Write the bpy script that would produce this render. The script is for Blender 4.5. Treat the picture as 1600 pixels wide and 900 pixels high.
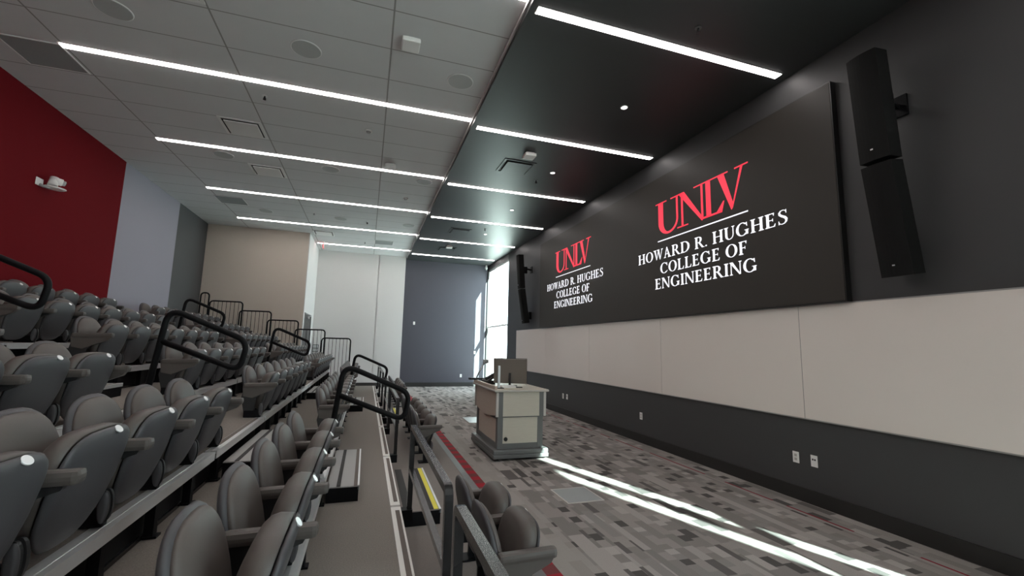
import bpy, bmesh, math, random
from mathutils import Matrix, Vector

random.seed(4)
for o in list(bpy.data.objects):
    bpy.data.objects.remove(o)
S = bpy.context.scene
COL = S.collection

# ------------------------------------------------------------ camera
CAM = Vector((0, 0, 1.603))
FPX = 686.386
YAW, PITCH, ROLL = math.radians(18.0604), math.radians(7.58754), math.radians(1.25959)
fw = Vector((math.sin(YAW) * math.cos(PITCH), math.cos(YAW) * math.cos(PITCH), math.sin(PITCH)))
rt = Vector((math.cos(YAW), -math.sin(YAW), 0))
up = rt.cross(fw)
r2 = rt * math.cos(ROLL) + up * math.sin(ROLL)
u2 = -rt * math.sin(ROLL) + up * math.cos(ROLL)
cd = bpy.data.cameras.new('camera')
cd.sensor_width = 36
cd.lens = FPX / 1600 * 36
cd.clip_start = 0.05
cam = bpy.data.objects.new('camera', cd)
COL.objects.link(cam)
cam.matrix_world = Matrix(((r2.x, u2.x, -fw.x, CAM.x), (r2.y, u2.y, -fw.y, CAM.y),
                           (r2.z, u2.z, -fw.z, CAM.z), (0, 0, 0, 1)))
S.camera = cam

# ------------------------------------------------------------ world, sun, exposure
S.view_settings.view_transform = 'Standard'
S.view_settings.look = 'None'
S.view_settings.exposure = 0.0
S.view_settings.gamma = 1
S.view_settings.use_curve_mapping = False
STRIP = 18.5          # ceiling strip radiance
SKY = 9.0
SUN = 60.0
w = bpy.data.worlds.new('world')
S.world = w
w.use_nodes = True
bg = w.node_tree.nodes['Background']
bg.inputs[0].default_value = (0.84, 0.91, 1.0, 1)
bg.inputs[1].default_value = SKY
sd = bpy.data.lights.new('sun', 'SUN')
sd.energy = SUN
sd.angle = math.radians(0.6)
sd.color = (0.88, 1.0, 0.95)
sun = bpy.data.objects.new('sun', sd)
COL.objects.link(sun)
SUNDIR = Vector((-0.313, 0.95, -0.58)).normalized()
sun.rotation_euler = SUNDIR.to_track_quat('-Z', 'Y').to_euler()
sun.location = (14, -20, 14)

# ------------------------------------------------------------ materials
def mat(name, col, rough=0.6, metal=0.0, spec=0.5, emit=None, estr=1.0, noise=None, bump=None):
    m = bpy.data.materials.new(name)
    m.use_nodes = True
    nt = m.node_tree
    b = nt.nodes['Principled BSDF']
    b.inputs['Base Color'].default_value = (*col, 1)
    b.inputs['Roughness'].default_value = rough
    b.inputs['Metallic'].default_value = metal
    b.inputs['Specular IOR Level'].default_value = spec
    if emit:
        b.inputs['Emission Color'].default_value = (*emit, 1)
        b.inputs['Emission Strength'].default_value = estr
    if noise or bump:
        tc = nt.nodes.new('ShaderNodeTexCoord')
        sc, amt = noise or bump
        n = nt.nodes.new('ShaderNodeTexNoise')
        n.inputs['Scale'].default_value = sc
        n.inputs['Detail'].default_value = 4
        nt.links.new(tc.outputs['Object'], n.inputs['Vector'])
        if noise:
            mx = nt.nodes.new('ShaderNodeMix')
            mx.data_type = 'RGBA'
            mx.inputs[6].default_value = (*[c * (1 - amt) for c in col], 1)
            mx.inputs[7].default_value = (*[min(1, c * (1 + amt)) for c in col], 1)
            nt.links.new(n.outputs['Fac'], mx.inputs[0])
            nt.links.new(mx.outputs[2], b.inputs['Base Color'])
        bp = nt.nodes.new('ShaderNodeBump')
        bp.inputs['Strength'].default_value = 0.15 if noise else amt
        bp.inputs['Distance'].default_value = 0.004
        nt.links.new(n.outputs['Fac'], bp.inputs['Height'])
        nt.links.new(bp.outputs[0], b.inputs['Normal'])
    return m

class NG:
    """small helper for node maths"""
    def __init__(s, nt): s.nt = nt
    def val(s, v, sock):
        if hasattr(v, 'is_linked') or hasattr(v, 'links'): s.nt.links.new(v, sock)
        else: sock.default_value = v
    def m(s, op, a, b=0.0, c=0.0):
        n = s.nt.nodes.new('ShaderNodeMath'); n.operation = op
        for i, v in enumerate((a, b, c)): s.val(v, n.inputs[i])
        return n.outputs[0]
    def wn(s, a, b):
        n = s.nt.nodes.new('ShaderNodeTexWhiteNoise'); n.noise_dimensions = '2D'
        c = s.nt.nodes.new('ShaderNodeCombineXYZ'); s.val(a, c.inputs[0]); s.val(b, c.inputs[1])
        s.nt.links.new(c.outputs[0], n.inputs['Vector'])
        return n.outputs['Value']
    def mix(s, f, a, b):
        n = s.nt.nodes.new('ShaderNodeMix'); n.data_type = 'RGBA'
        s.val(f, n.inputs[0])
        for v, k in ((a, 6), (b, 7)):
            if isinstance(v, tuple): n.inputs[k].default_value = (*v, 1)
            else: s.nt.links.new(v, n.inputs[k])
        return n.outputs[2]

def floor_material():
    m = bpy.data.materials.new('patterned_carpet'); m.use_nodes = True
    nt = m.node_tree; b = nt.nodes['Principled BSDF']; g = NG(nt)
    b.inputs['Roughness'].default_value = 0.95
    b.inputs['Specular IOR Level'].default_value = 0.15
    tc = nt.nodes.new('ShaderNodeTexCoord'); sp = nt.nodes.new('ShaderNodeSeparateXYZ')
    nt.links.new(tc.outputs['Object'], sp.inputs[0])
    x, y = sp.outputs[0], sp.outputs[1]
    # wide strips of carpet plank
    def layer(wid, lmin, lvar, seed):
        cx = g.m('FLOOR', g.m('DIVIDE', g.m('ADD', x, seed * 0.37), wid))
        r = g.wn(cx, seed + 0.5)
        ln = g.m('MULTIPLY_ADD', g.wn(cx, seed + 3.5), lvar, lmin)
        yy = g.m('FLOOR', g.m('DIVIDE', g.m('MULTIPLY_ADD', r, 7.0, y), ln))
        return cx, r, g.wn(g.m('ADD', cx, seed * 11.0), yy)
    c1, r1, v1 = layer(0.092, 0.06, 0.15, 1.0)
    c2, r2_, v2 = layer(0.17, 0.12, 0.30, 5.0)
    def ramp(v, stops):
        n = nt.nodes.new('ShaderNodeValToRGB'); n.color_ramp.interpolation = 'CONSTANT'
        e = n.color_ramp.elements
        e[0].position = stops[0][0]; e[0].color = (*stops[0][1], 1)
        e[1].position = stops[1][0]; e[1].color = (*stops[1][1], 1)
        for p, c in stops[2:]:
            q = e.new(p); q.color = (*c, 1)
        nt.links.new(v, n.inputs[0]); return n.outputs[0]
    fine = ramp(v1, [(0, (.082, .075, .072)), (.13, (.225, .203, .192)), (.42, (.285, .257, .243)),
                     (.66, (.24, .222, .212)), (.86, (.37, .332, .315))])
    big = ramp(v2, [(0, (.205, .188, .177)), (.3, (.27, .244, .23)), (.6, (.34, .306, .29)), (.93, (.115, .105, .10))])
    # strips where the small bricks show, others stay plain
    sel = g.m('GREATER_THAN', g.wn(g.m('FLOOR', g.m("DIVIDE", x, 0.092)), 21.5), 0.34)
    colr = g.mix(sel, big, fine)
    # pale runner next to the red border
    pale = g.m('MULTIPLY', g.m('GREATER_THAN', x, 1.30), g.m('LESS_THAN', x, 1.72))
    pv = g.m('MULTIPLY', pale, g.m('GREATER_THAN', v1, 0.05))
    colr = g.mix(g.m('MULTIPLY', pv, 0.8), colr, (.31, .283, .265))
    # red border blocks
    by = g.m('FLOOR', g.m('DIVIDE', y, 0.135))
    odd = g.m('MODULO', g.m('ABSOLUTE', by), 2.0)
    redc = g.mix(odd, (.34, .026, .038), (.17, .050, .052))
    inb = g.m('MULTIPLY', g.m('GREATER_THAN', x, 1.31), g.m('LESS_THAN', x, 1.43))
    colr = g.mix(inb, colr, redc)
    # thin broken red line by the screen wall
    inl = g.m('MULTIPLY', g.m('GREATER_THAN', x, 4.312), g.m('LESS_THAN', x, 4.338))
    vl = g.wn(g.m('FLOOR', g.m('DIVIDE', y, 0.17)), 77.5)
    colr = g.mix(g.m('MULTIPLY', inl, g.m('GREATER_THAN', vl, 0.25)), colr, (.22, .02, .03))
    inp = g.m('MULTIPLY', g.m('GREATER_THAN', x, 4.27), g.m('LESS_THAN', x, 4.312))
    colr = g.mix(inp, colr, (.30, .27, .255))
    n = nt.nodes.new('ShaderNodeTexNoise'); n.inputs['Scale'].default_value = 180
    nt.links.new(tc.outputs['Object'], n.inputs['Vector'])
    mm = nt.nodes.new('ShaderNodeMix'); mm.data_type = 'RGBA'; mm.blend_type = 'MULTIPLY'
    mm.inputs[0].default_value = 0.35
    nt.links.new(colr, mm.inputs[6]); nt.links.new(n.outputs['Color'], mm.inputs[7])
    hs = nt.nodes.new('ShaderNodeBrightContrast')
    gm = nt.nodes.new('ShaderNodeMix'); gm.data_type = 'RGBA'; gm.blend_type = 'MULTIPLY'
    gm.inputs[0].default_value = 1.0
    nt.links.new(colr, gm.inputs[6])
    rr = nt.nodes.new('ShaderNodeValToRGB')
    rr.color_ramp.elements[0].color = (.75, .75, .75, 1); rr.color_ramp.elements[1].color = (1.2, 1.2, 1.2, 1)
    nt.links.new(n.outputs['Fac'], rr.inputs[0]); nt.links.new(rr.outputs[0], gm.inputs[7])
    nt.links.new(gm.outputs[2], b.inputs['Base Color'])
    bp = nt.nodes.new('ShaderNodeBump'); bp.inputs['Strength'].default_value = 0.3; bp.inputs['Distance'].default_value = 0.003
    nt.links.new(n.outputs['Fac'], bp.inputs['Height']); nt.links.new(bp.outputs[0], b.inputs['Normal'])
    return m

def ceiling_material():
    m = bpy.data.materials.new('acoustic_tile'); m.use_nodes = True
    nt = m.node_tree; b = nt.nodes['Principled BSDF']; g = NG(nt)
    b.inputs['Roughness'].default_value = 0.9
    b.inputs['Specular IOR Level'].default_value = 0.2
    tc = nt.nodes.new('ShaderNodeTexCoord'); sp = nt.nodes.new('ShaderNodeSeparateXYZ')
    nt.links.new(tc.outputs['Object'], sp.inputs[0])
    def seam(v, off, per, hw):
        f = g.m('FRACT', g.m('DIVIDE', g.m('ADD', v, 50 * per - off), per))
        d = g.m('MULTIPLY', g.m('MINIMUM', f, g.m('SUBTRACT', 1.0, f)), per)
        return g.m('LESS_THAN', d, hw)
    s = g.m('MAXIMUM', seam(sp.outputs[0], 0.065, 1.83, 0.009), seam(sp.outputs[1], 6.175, 0.6265, 0.007))
    n = nt.nodes.new('ShaderNodeTexNoise'); n.inputs['Scale'].default_value = 3
    nt.links.new(tc.outputs['Object'], n.inputs['Vector'])
    base = g.mix(n.outputs['Fac'], (.64, .635, .64), (.68, .675, .68))
    nt.links.new(g.mix(s, base, (.32, .31, .30)), b.inputs['Base Color'])
    bp = nt.nodes.new('ShaderNodeBump'); bp.inputs['Strength'].default_value = 0.6; bp.inputs['Distance'].default_value = 0.006
    bp.invert = True
    nt.links.new(s, bp.inputs['Height']); nt.links.new(bp.outputs[0], b.inputs['Normal'])
    return m

def glass_material():
    m = bpy.data.materials.new('window_glass'); m.use_nodes = True
    nt = m.node_tree
    for n in list(nt.nodes):
        if n.type == 'BSDF_PRINCIPLED': nt.nodes.remove(n)
    t = nt.nodes.new('ShaderNodeBsdfTransparent'); t.inputs[0].default_value = (.86, .98, .95, 1)
    gl = nt.nodes.new('ShaderNodeBsdfGlossy'); gl.inputs['Roughness'].default_value = 0.02
    mx = nt.nodes.new('ShaderNodeMixShader'); mx.inputs[0].default_value = 0.07
    nt.links.new(t.outputs[0], mx.inputs[1]); nt.links.new(gl.outputs[0], mx.inputs[2])
    nt.links.new(mx.outputs[0], nt.nodes['Material Output'].inputs[0])
    return m

def wood_material(name, c1, c2):
    m = bpy.data.materials.new(name); m.use_nodes = True
    nt = m.node_tree; b = nt.nodes['Principled BSDF']; g = NG(nt)
    b.inputs['Roughness'].default_value = 0.45
    tc = nt.nodes.new('ShaderNodeTexCoord'); mp = nt.nodes.new('ShaderNodeMapping')
    mp.inputs['Scale'].default_value = (4, 4, 40)
    nt.links.new(tc.outputs['Object'], mp.inputs[0])
    n = nt.nodes.new('ShaderNodeTexNoise'); n.inputs['Scale'].default_value = 1.6
    nt.links.new(mp.outputs[0], n.inputs['Vector'])
    nt.links.new(g.mix(n.outputs['Fac'], c1, c2), b.inputs['Base Color'])
    return m

M = dict(
    floor=floor_material(), tile=ceiling_material(), glass=glass_material(),
    dark_ceiling=mat('black_ceiling_paint', (.040, .042, .043), .42, spec=.5),
    screen_wall=mat('charcoal_paint', (.058, .058, .060), .5, spec=.4, bump=(60, .05)),
    far_dark=mat('charcoal_window_tint', (.068, .066, .082), .6, spec=.35, bump=(60, .05)),  # same charcoal paint, with the bluish window light put into its colour
    base=mat('black_vinyl_base', (.020, .019, .018), .5),
    red=mat('crimson_paint', (.125, .0035, .007), .8, spec=.08, bump=(60, .05)),
    shaded=mat('light_grey_bluish_shade', (.285, .27, .315), .65, spec=.3, bump=(60, .05)),  # light grey panel with the bluish tint of shade put into its colour
    dkgrey=mat('dark_grey_paint', (.075, .075, .078), .6, spec=.3, bump=(60, .05)),
    beige=mat('beige_paint', (.60, .53, .46), .7, spec=.3, bump=(60, .05)),
    white_wall=mat('off_white_paint', (.62, .60, .59), .7, spec=.3, bump=(60, .05)),
    pavement=mat('sunlit_pavement', (.6, .6, .58), .9, noise=(3, .1)),
    strip=mat('lit_diffuser', (.9, .9, .9), .5, emit=(1, .935, .905), estr=STRIP),
    lamp=mat('lit_downlight', (.9, .9, .9), .5, emit=(1, .97, .93), estr=6.0),
    trim_white=mat('white_metal_trim', (.76, .75, .74), .4),
    white_plastic=mat('white_plastic', (.86, .85, .83), .4),
    grille=mat('grey_speaker_grille', (.47, .48, .475), .7, bump=(900, .3)),
    grille2=mat('grey_return_grille', (.30, .315, .315), .6, bump=(400, .3)),
    black=mat('black_powder_coat', (.006, .006, .007), .5, spec=.12),
    black_soft=mat('black_plastic', (.014, .014, .015), .55),
    spk=mat('black_speaker_cloth', (.006, .006, .006), .7, spec=.2, bump=(500, .3)),
    rail=mat('dark_satin_metal', (.014, .014, .015), .22, spec=.5),
    alu=mat('brushed_aluminium', (.82, .82, .82), .36, metal=.6),
    tread=mat('worn_grey_tread', (.36, .35, .34), .45, metal=.2),
    alu_pale=mat('pale_aluminium_nosing', (.82, .79, .76), .5, metal=.1),
    rubber=mat('brown_rubber_insert', (.15, .122, .108), .8),
    rubber_dk=mat('black_grip_strip', (.035, .033, .032), .85, bump=(300, .3)),
    tier=mat('tier_carpet', (.25, .222, .20), .95, spec=.1, noise=(130, .35)),
    tier_front=mat('front_deck_carpet', (.23, .205, .19), .95, spec=.1, noise=(130, .2)),
    cushion=mat('taupe_vinyl', (.092, .077, .070), .5, spec=.35, bump=(250, .06)),
    shell=mat('grey_moulded_plastic', (.062, .059, .063), .48, spec=.35),
    arm=mat('grey_brown_armrest', (.085, .073, .067), .48, spec=.4),
    tag=mat('silver_number_tag', (.8, .8, .8), .3, metal=.3),
    yellow=mat('yellow_safety_nosing', (.75, .66, .05), .6),
    board=mat('whiteboard_enamel', (.84, .775, .725), .12, spec=.5),
    board_seam=mat('whiteboard_trim', (.42, .41, .40), .35, metal=.4),
    screen=mat('dark_led_panel', (.022, .019, .016), .5, spec=.3, emit=(.020, .0175, .0150), estr=.35),
    screen_frame=mat('black_screen_frame', (.008, .008, .008), .4),
    red_led=mat('lit_red_letters', (.3, .01, .02), .5, emit=(1.0, .045, .085), estr=.95),
    white_led=mat('lit_white_letters', (.5, .5, .5), .5, emit=(.93, .93, 1.0), estr=1.0),
    maple=wood_material('pale_maple_laminate', (.50, .455, .385), (.56, .51, .43)),
    maple_dk=wood_material('warm_maple_laminate', (.50, .41, .34), (.56, .47, .39)),
    grey_trim=mat('grey_laminate', (.125, .125, .125), .45),
    edge=mat('pale_edge_band', (.52, .49, .46), .4),
    silver=mat('silver_plastic', (.45, .45, .45), .35, metal=.5),
    monitor=mat('gunmetal_plastic', (.24, .215, .195), .32, metal=.5),
    door=mat('charcoal_door', (.040, .036, .035), .5),
    exit=mat('red_exit_sign', (.5, .02, .03), .4, emit=(1, .12, .14), estr=.55),
    blue=mat('blue_seat_label', (.05, .12, .35), .4),
)

# ------------------------------------------------------------ mesh helpers
def box(bm, x0, x1, y0, y1, z0, z1, mtx=None, bev=0):
    t = bmesh.new()
    bmesh.ops.create_cube(t, size=1)
    bmesh.ops.scale(t, vec=(abs(x1 - x0), abs(y1 - y0), abs(z1 - z0)), verts=t.verts)
    bmesh.ops.translate(t, vec=((x0 + x1) / 2, (y0 + y1) / 2, (z0 + z1) / 2), verts=t.verts)
    if bev:
        bmesh.ops.bevel(t, geom=t.edges[:], offset=bev, segments=2, affect='EDGES', profile=.6)
    if mtx: bmesh.ops.transform(t, matrix=mtx, verts=t.verts)
    append(bm, t)

def append(bm, t):
    me = bpy.data.meshes.new('tmp'); t.to_mesh(me); t.free()
    bm.from_mesh(me); bpy.data.meshes.remove(me)

def round_path(pts, rad, n=6, closed=False):
    """polyline with rounded corners"""
    P = [Vector(p) for p in pts]; out = []
    N = len(P)
    for i, p in enumerate(P):
        if not closed and i in (0, N - 1): out.append(p); continue
        a, b = P[i - 1], P[(i + 1) % N]
        r = rad[i] if isinstance(rad, (list, tuple)) else rad
        da, db = (a - p), (b - p)
        r = min(r, da.length * .49, db.length * .49)
        p0, p1 = p + da.normalized() * r, p + db.normalized() * r
        for k in range(n + 1):
            t = k / n
            out.append((1 - t) ** 2 * p0 + 2 * t * (1 - t) * p + t * t * p1)
    return out

def tube(bm, pts, r, seg=10, square=False, closed=False, ref=None):
    P = [Vector(p) for p in pts]; N = len(P); rings = []
    prev = None
    if square: seg = 4
    for i, p in enumerate(P):
        if closed: d = P[(i + 1) % N] - P[i - 1]
        else: d = P[min(i + 1, N - 1)] - P[max(i - 1, 0)]
        d.normalize()
        if prev is None:
            a = Vector(ref) if ref else (Vector((0, 0, 1)) if abs(d.z) < .9 else Vector((1, 0, 0)))
            u = (a - d * a.dot(d)).normalized()
        else:
            u = (prev - d * prev.dot(d)).normalized()
        prev = u; v = d.cross(u)
        ring = []
        for k in range(seg):
            an = 2 * math.pi * k / seg + (math.pi / 4 if square else 0)
            rr = r * (1.414 if square else 1)
            ring.append(bm.verts.new(p + (u * math.cos(an) + v * math.sin(an)) * rr))
        rings.append(ring)
    for i in range(N - (0 if closed else 1)):
        A, B = rings[i], rings[(i + 1) % N]
        for k in range(seg):
            f = bm.faces.new((A[k], A[(k + 1) % seg], B[(k + 1) % seg], B[k]))
            f.smooth = not square
    if not closed:
        bm.faces.new(rings[0][::-1]); bm.faces.new(rings[-1])

def cyl(bm, c, axis, r, h, seg=20, r2=None):
    t = bmesh.new()
    bmesh.ops.create_cone(t, cap_ends=True, segments=seg, radius1=r, radius2=r if r2 is None else r2, depth=h)
    q = Vector((0, 0, 1)).rotation_difference(Vector(axis).normalized()).to_matrix().to_4x4()
    bmesh.ops.transform(t, matrix=Matrix.Translation(c) @ q, verts=t.verts)
    for f in t.faces: f.smooth = len(f.verts) == 4
    append(bm, t)

def pad(bm, a, b, front, back, mtx, n=2.6, taper=.25, seg=32, pf=3.0, pb=3.0, topflat=0):
    """cushion-like closed pad: local u=width, v=height, w=thickness"""
    def pt(th, s):
        c, si = math.cos(th), math.sin(th)
        yy = a * math.copysign(abs(c) ** (2 / n), c)
        zz = b * math.copysign(abs(si) ** (2 / n), si)
        if zz < 0: yy *= 1 - taper * (-zz / b) ** 1.8
        return yy * s, zz * s
    RS = [.3, .6, .8, .91, .97, 1.0]
    def side(t, p, rs):
        out = []
        for s in rs:
            wv = t * max(0.0, 1 - s ** p) ** .5
            out.append([(*pt(2 * math.pi * k / seg, s), wv) for k in range(seg)])
        return out
    F = side(front, pf, RS); B = side(-back, pb, RS[:-1])
    mk = lambda L: [bm.verts.new(mtx @ Vector(p)) for p in L]
    fr = [mk(r) for r in F]; br = [mk(r) for r in B]
    cf = bm.verts.new(mtx @ Vector((0, 0, front))); cb = bm.verts.new(mtx @ Vector((0, 0, -back)))
    def quads(A, Bq, flip):
        for k in range(seg):
            v = (A[k], Bq[k], Bq[(k + 1) % seg], A[(k + 1) % seg])
            f = bm.faces.new(v[::-1] if flip else v); f.smooth = True
    for k in range(seg):
        f = bm.faces.new((cf, fr[0][k], fr[0][(k + 1) % seg])); f.smooth = True
        f = bm.faces.new((cb, br[0][(k + 1) % seg], br[0][k])); f.smooth = True
    for i in range(len(fr) - 1): quads(fr[i], fr[i + 1], False)
    for i in range(len(br) - 1): quads(br[i], br[i + 1], True)
    quads(br[-1], fr[-1], True)

def prism(bm, poly, mtx, h):
    """extrude a 2D polygon (u,v) by h along w"""
    lo = [bm.verts.new(mtx @ Vector((p[0], p[1], 0))) for p in poly]
    hi = [bm.verts.new(mtx @ Vector((p[0], p[1], h))) for p in poly]
    n = len(poly)
    try:
        bm.faces.new(hi); bm.faces.new(lo[::-1])
    except ValueError: pass
    for i in range(n):
        bm.faces.new((lo[i], lo[(i + 1) % n], hi[(i + 1) % n], hi[i]))

def obj(name, bm, m, parent=None, fix=False):
    if fix: bmesh.ops.recalc_face_normals(bm, faces=bm.faces[:])
    me = bpy.data.meshes.new(name); bm.to_mesh(me); bm.free()
    ms = m if isinstance(m, (list, tuple)) else [m]
    for x in ms: me.materials.append(x)
    o = bpy.data.objects.new(name, me); COL.objects.link(o)
    if parent: o.parent = parent
    return o

def boxo(name, m, parent, *args, bev=0):
    bm = bmesh.new(); box(bm, *args, bev=bev)
    return obj(name, bm, m, parent)

def thing(name, label, cat, loc=(0, 0, 0), group=None, rot=None):
    o = bpy.data.objects.new(name, None); COL.objects.link(o)
    o.empty_display_size = .1
    o.location = loc
    if rot: o.rotation_euler = rot
    o['label'] = label; o['category'] = cat
    if group: o['group'] = group
    return o

def tag(o, label, cat, group=None):
    o['label'] = label; o['category'] = cat
    if group: o['group'] = group
    return o

def struct(name, m, *args, label=None):
    o = boxo(name, m, None, *args)
    o['kind'] = 'structure'
    o['label'] = label or name.replace('_', ' '); o['category'] = name.split('_')[0]
    return o

def sobj(name, bm, m, label):
    o = obj(name, bm, m); o['kind'] = 'structure'; o['label'] = label; o['category'] = name.split('_')[0]
    return o

def copy_tree(o, parent=None):
    c = o.copy(); COL.objects.link(c)
    if parent: c.parent = parent
    for ch in list(o.children): copy_tree(ch, c)
    return c

# ------------------------------------------------------------ room dimensions
XL, XR = -4.65, 4.642
YN, YF = -2.61, 17.43
ZC, ZD = 5.0, 4.90
XB = 1.32            # edge between pale and black ceiling
WY = [(14.67, 17.40), (-2.58, 0.15)]
WZ = (0.12, 4.68)

struct('floor', M['floor'], XL - .3, XR + .3, YN - .3, YF + .3, -.2, 0, label='grey patchwork carpet floor with red border')
bm = bmesh.new()
box(bm, XL - .3, XB, YN - .3, YF + .3, ZC, ZC + .3)
sobj('ceiling', bm, M['tile'], 'pale grey acoustic tile ceiling over the seating')
sobj('ceiling_front', (lambda b: (box(b, XB, XR + .3, YN - .3, YF + .3, ZD, ZC + .3), b)[1])(bmesh.new()),
     M['dark_ceiling'], 'lower black painted ceiling over the front of the room')
struct('trim_1', M['trim_white'], XB - .018, XB, YN, YF, ZD + .055, ZC, label='pale edge trim where white ceiling meets black ceiling')

# left wall: red, lavender, dark grey panels; bluish shade coloured into the middle one
sobj('wall_left_red', (lambda b: (box(b, XL - .3, XL, YN - .3, 10.12, 0, ZC), b)[1])(bmesh.new()), M['red'], 'deep red painted wall behind the back row')
sobj('wall_left_lavender', (lambda b: (box(b, XL - .3, XL, 10.12, 12.75, 0, ZC), b)[1])(bmesh.new()), M['shaded'], 'pale lavender grey section of the left wall')
sobj('wall_left_grey', (lambda b: (box(b, XL - .3, XL, 12.75, YF + .3, 0, ZC), b)[1])(bmesh.new()), M['dkgrey'], 'dark grey end section of the left wall')
# beige wall block beside the seating end, its return, and the white wall
XA, YA = -1.88, 14.80
sobj('wall_far_beige', (lambda b: (box(b, XL, XA - .02, YA, YA + .02, 0, ZC), b)[1])(bmesh.new()), M['beige'], 'beige wall behind the stepped guard rails')
DY0, DY1, DZ = 15.02, 16.72, 2.52
bm = bmesh.new()
box(bm, XA - .02, XA, YA, DY0, 0, ZC); box(bm, XA - .02, XA, DY1, YF, 0, ZC); box(bm, XA - .02, XA, DY0, DY1, DZ, ZC)
box(bm, XA - .25, XA - .02, YA + .02, YF, 0, ZC)
sobj('wall_return', bm, M['white_wall'], 'white return wall with the dark door')
sobj('wall_far_white', (lambda b: (box(b, XA - .3, 0.27, YF, YF + .3, 0, ZC), box(b, 0.295, 1.28, YF, YF + .3, 0, ZC), box(b, 0.27, 0.295, YF + .05, YF + .3, 0, ZC), b)[-1])(bmesh.new()), M['white_wall'], 'off white far wall left of the dark section')
sobj('wall_far_tinted', (lambda b: (box(b, 1.28, XR + .3, YF, YF + .3, 0, ZC), b)[1])(bmesh.new()), M['far_dark'], 'dark grey far wall beside the window, bluish window light in its colour')
struct('wall_near', M['white_wall'], XL, XR, YN - .3, YN, 0, ZC, label='wall behind the camera')
# right wall with two tall window openings
bm = bmesh.new()
TH = .30
ys = [YN - .3, WY[1][0], WY[1][1], WY[0][0], WY[0][1], YF + .3]
box(bm, XR, XR + TH, ys[0], ys[1], 0, ZC); box(bm, XR, XR + TH, ys[2], ys[3], 0, ZC); box(bm, XR, XR + TH, ys[4], ys[5], 0, ZC)
for a, b_ in WY:
    box(bm, XR, XR + TH, a, b_, 0, WZ[0]); box(bm, XR, XR + TH, a, b_, WZ[1] + .2, ZC)
sobj('wall_right', bm, M['screen_wall'], 'charcoal wall that carries the big screen')
# baseboards
struct('baseboard_right', M['base'], XR - .018, XR, .15, 14.66, 0, .145, label='black baseboard below the screen wall')
bm = bmesh.new()
box(bm, XA, XR - .02, YF - .018, YF, 0, .16)
sobj('baseboard_far', bm, M['base'], 'black baseboard along the far wall')

def window(name, y0, y1, label, mull, ztop):
    root = thing(name, label, 'window', (XR + .1, (y0 + y1) / 2, 0))
    root['kind'] = 'structure'
    def part(n, bm, m):
        bmesh.ops.translate(bm, vec=-Vector(root.location), verts=bm.verts)
        return obj(n, bm, m, root)
    ym = [y0 + .03, *mull, y1 - .03]
    bm = bmesh.new()
    for i, y in enumerate(ym): box(bm, XR + .02, XR + .18, y - .03, y + .03, WZ[0], WZ[1])
    for z in (WZ[0] + .03, 2.36, WZ[1] - .03): box(bm, XR + .03, XR + .15, y0, y1, z - .03, z + .03)
    part('window_frame', bm, M['trim_white'])
    bm = bmesh.new(); bm.faces.new([bm.verts.new((XR + .09, yy, zz)) for yy, zz in ((y0, WZ[0]), (y1, WZ[0]), (y1, WZ[1]), (y0, WZ[1]))]); part('window_pane', bm, M['glass'])
    bm = bmesh.new(); box(bm, XR - .004, XR + .12, y0 + .0, y1, ztop, WZ[1] + .2, bev=.004); part('blind_box', bm, M['grey_trim'])
    bm = bmesh.new(); box(bm, XR - .03, XR + .02, y1 - .045, y1, WZ[0], WZ[1]); part('jamb_shade', bm, M['base'])  # black strip paints in the shade on the far jamb
    return root
window('window_1', *WY[0], 'tall bright window in the far right corner', (15.38, 16.54), WZ[1])
window('window_2', *WY[1], 'tall window at the near end of the screen wall', (-1.975, -1.0), 4.22)  # out of view; mullions and lowered blind box set to shape the sun streaks
struct('ground_outside', M['pavement'], XR + .32, XR + 40, -40, 60, -.25, -.05, label='pale pavement outside the windows')

# ------------------------------------------------------------ ceiling lights
def strip(x0, x1, y, z, label, group):
    root = thing('linear_ceiling_light', label, 'ceiling light', ((x0 + x1) / 2, y, z), group)
    h = (x1 - x0) / 2
    boxo('light_diffuser', M['strip'], root, -h, h, -.044, .044, -.008, .010)
    boxo('light_housing', M['trim_white'], root, -h - .01, h + .01, -.054, .054, -.0035, .02)
ordw = ['seventh', 'sixth', 'fifth', 'fourth', 'third', 'second', 'farthest']
ordn = ['fifth', 'fourth', 'third', 'second', 'farthest']
YS = [-1.33, 1.17, 3.68, 6.18, 8.68, 11.18, 13.68, 16.18]
for i, y in enumerate(YS):
    x0 = -3.62 if i < 7 else -1.80
    nm = ['eighth farthest', 'seventh farthest', 'sixth farthest', 'fifth farthest', 'fourth farthest', 'third farthest', 'second farthest', 'farthest'][i]
    strip(x0, 1.29, y, ZC, f'long lit strip in the pale tile ceiling, {nm} of its row', 'strip lights in the pale ceiling')
    strip(1.40, 4.51, y, ZD, f'lit strip in the black ceiling by the screen wall, {nm} of its row', 'strip lights in the black ceiling')
for i, y in enumerate([2.45, 4.92, 7.38, 9.86, 12.38]):
    r = thing('recessed_downlight', f'small round lit downlight in the black ceiling, {["nearest", "second", "third", "fourth", "fifth"][i]} from the camera', 'downlight', (3.17, y, ZD), 'downlights in the black ceiling')
    bm = bmesh.new(); cyl(bm, (0, 0, -.004), (0, 0, 1), .038, .008); obj('lamp', bm, M['lamp'], r)
    bm = bmesh.new(); tube(bm, [(math.cos(t) * .046, math.sin(t) * .046, -.003) for t in [k * math.pi / 12 for k in range(24)]], .008, 6, closed=True)
    obj('trim_ring', bm, M['trim_white'], r)

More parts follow.
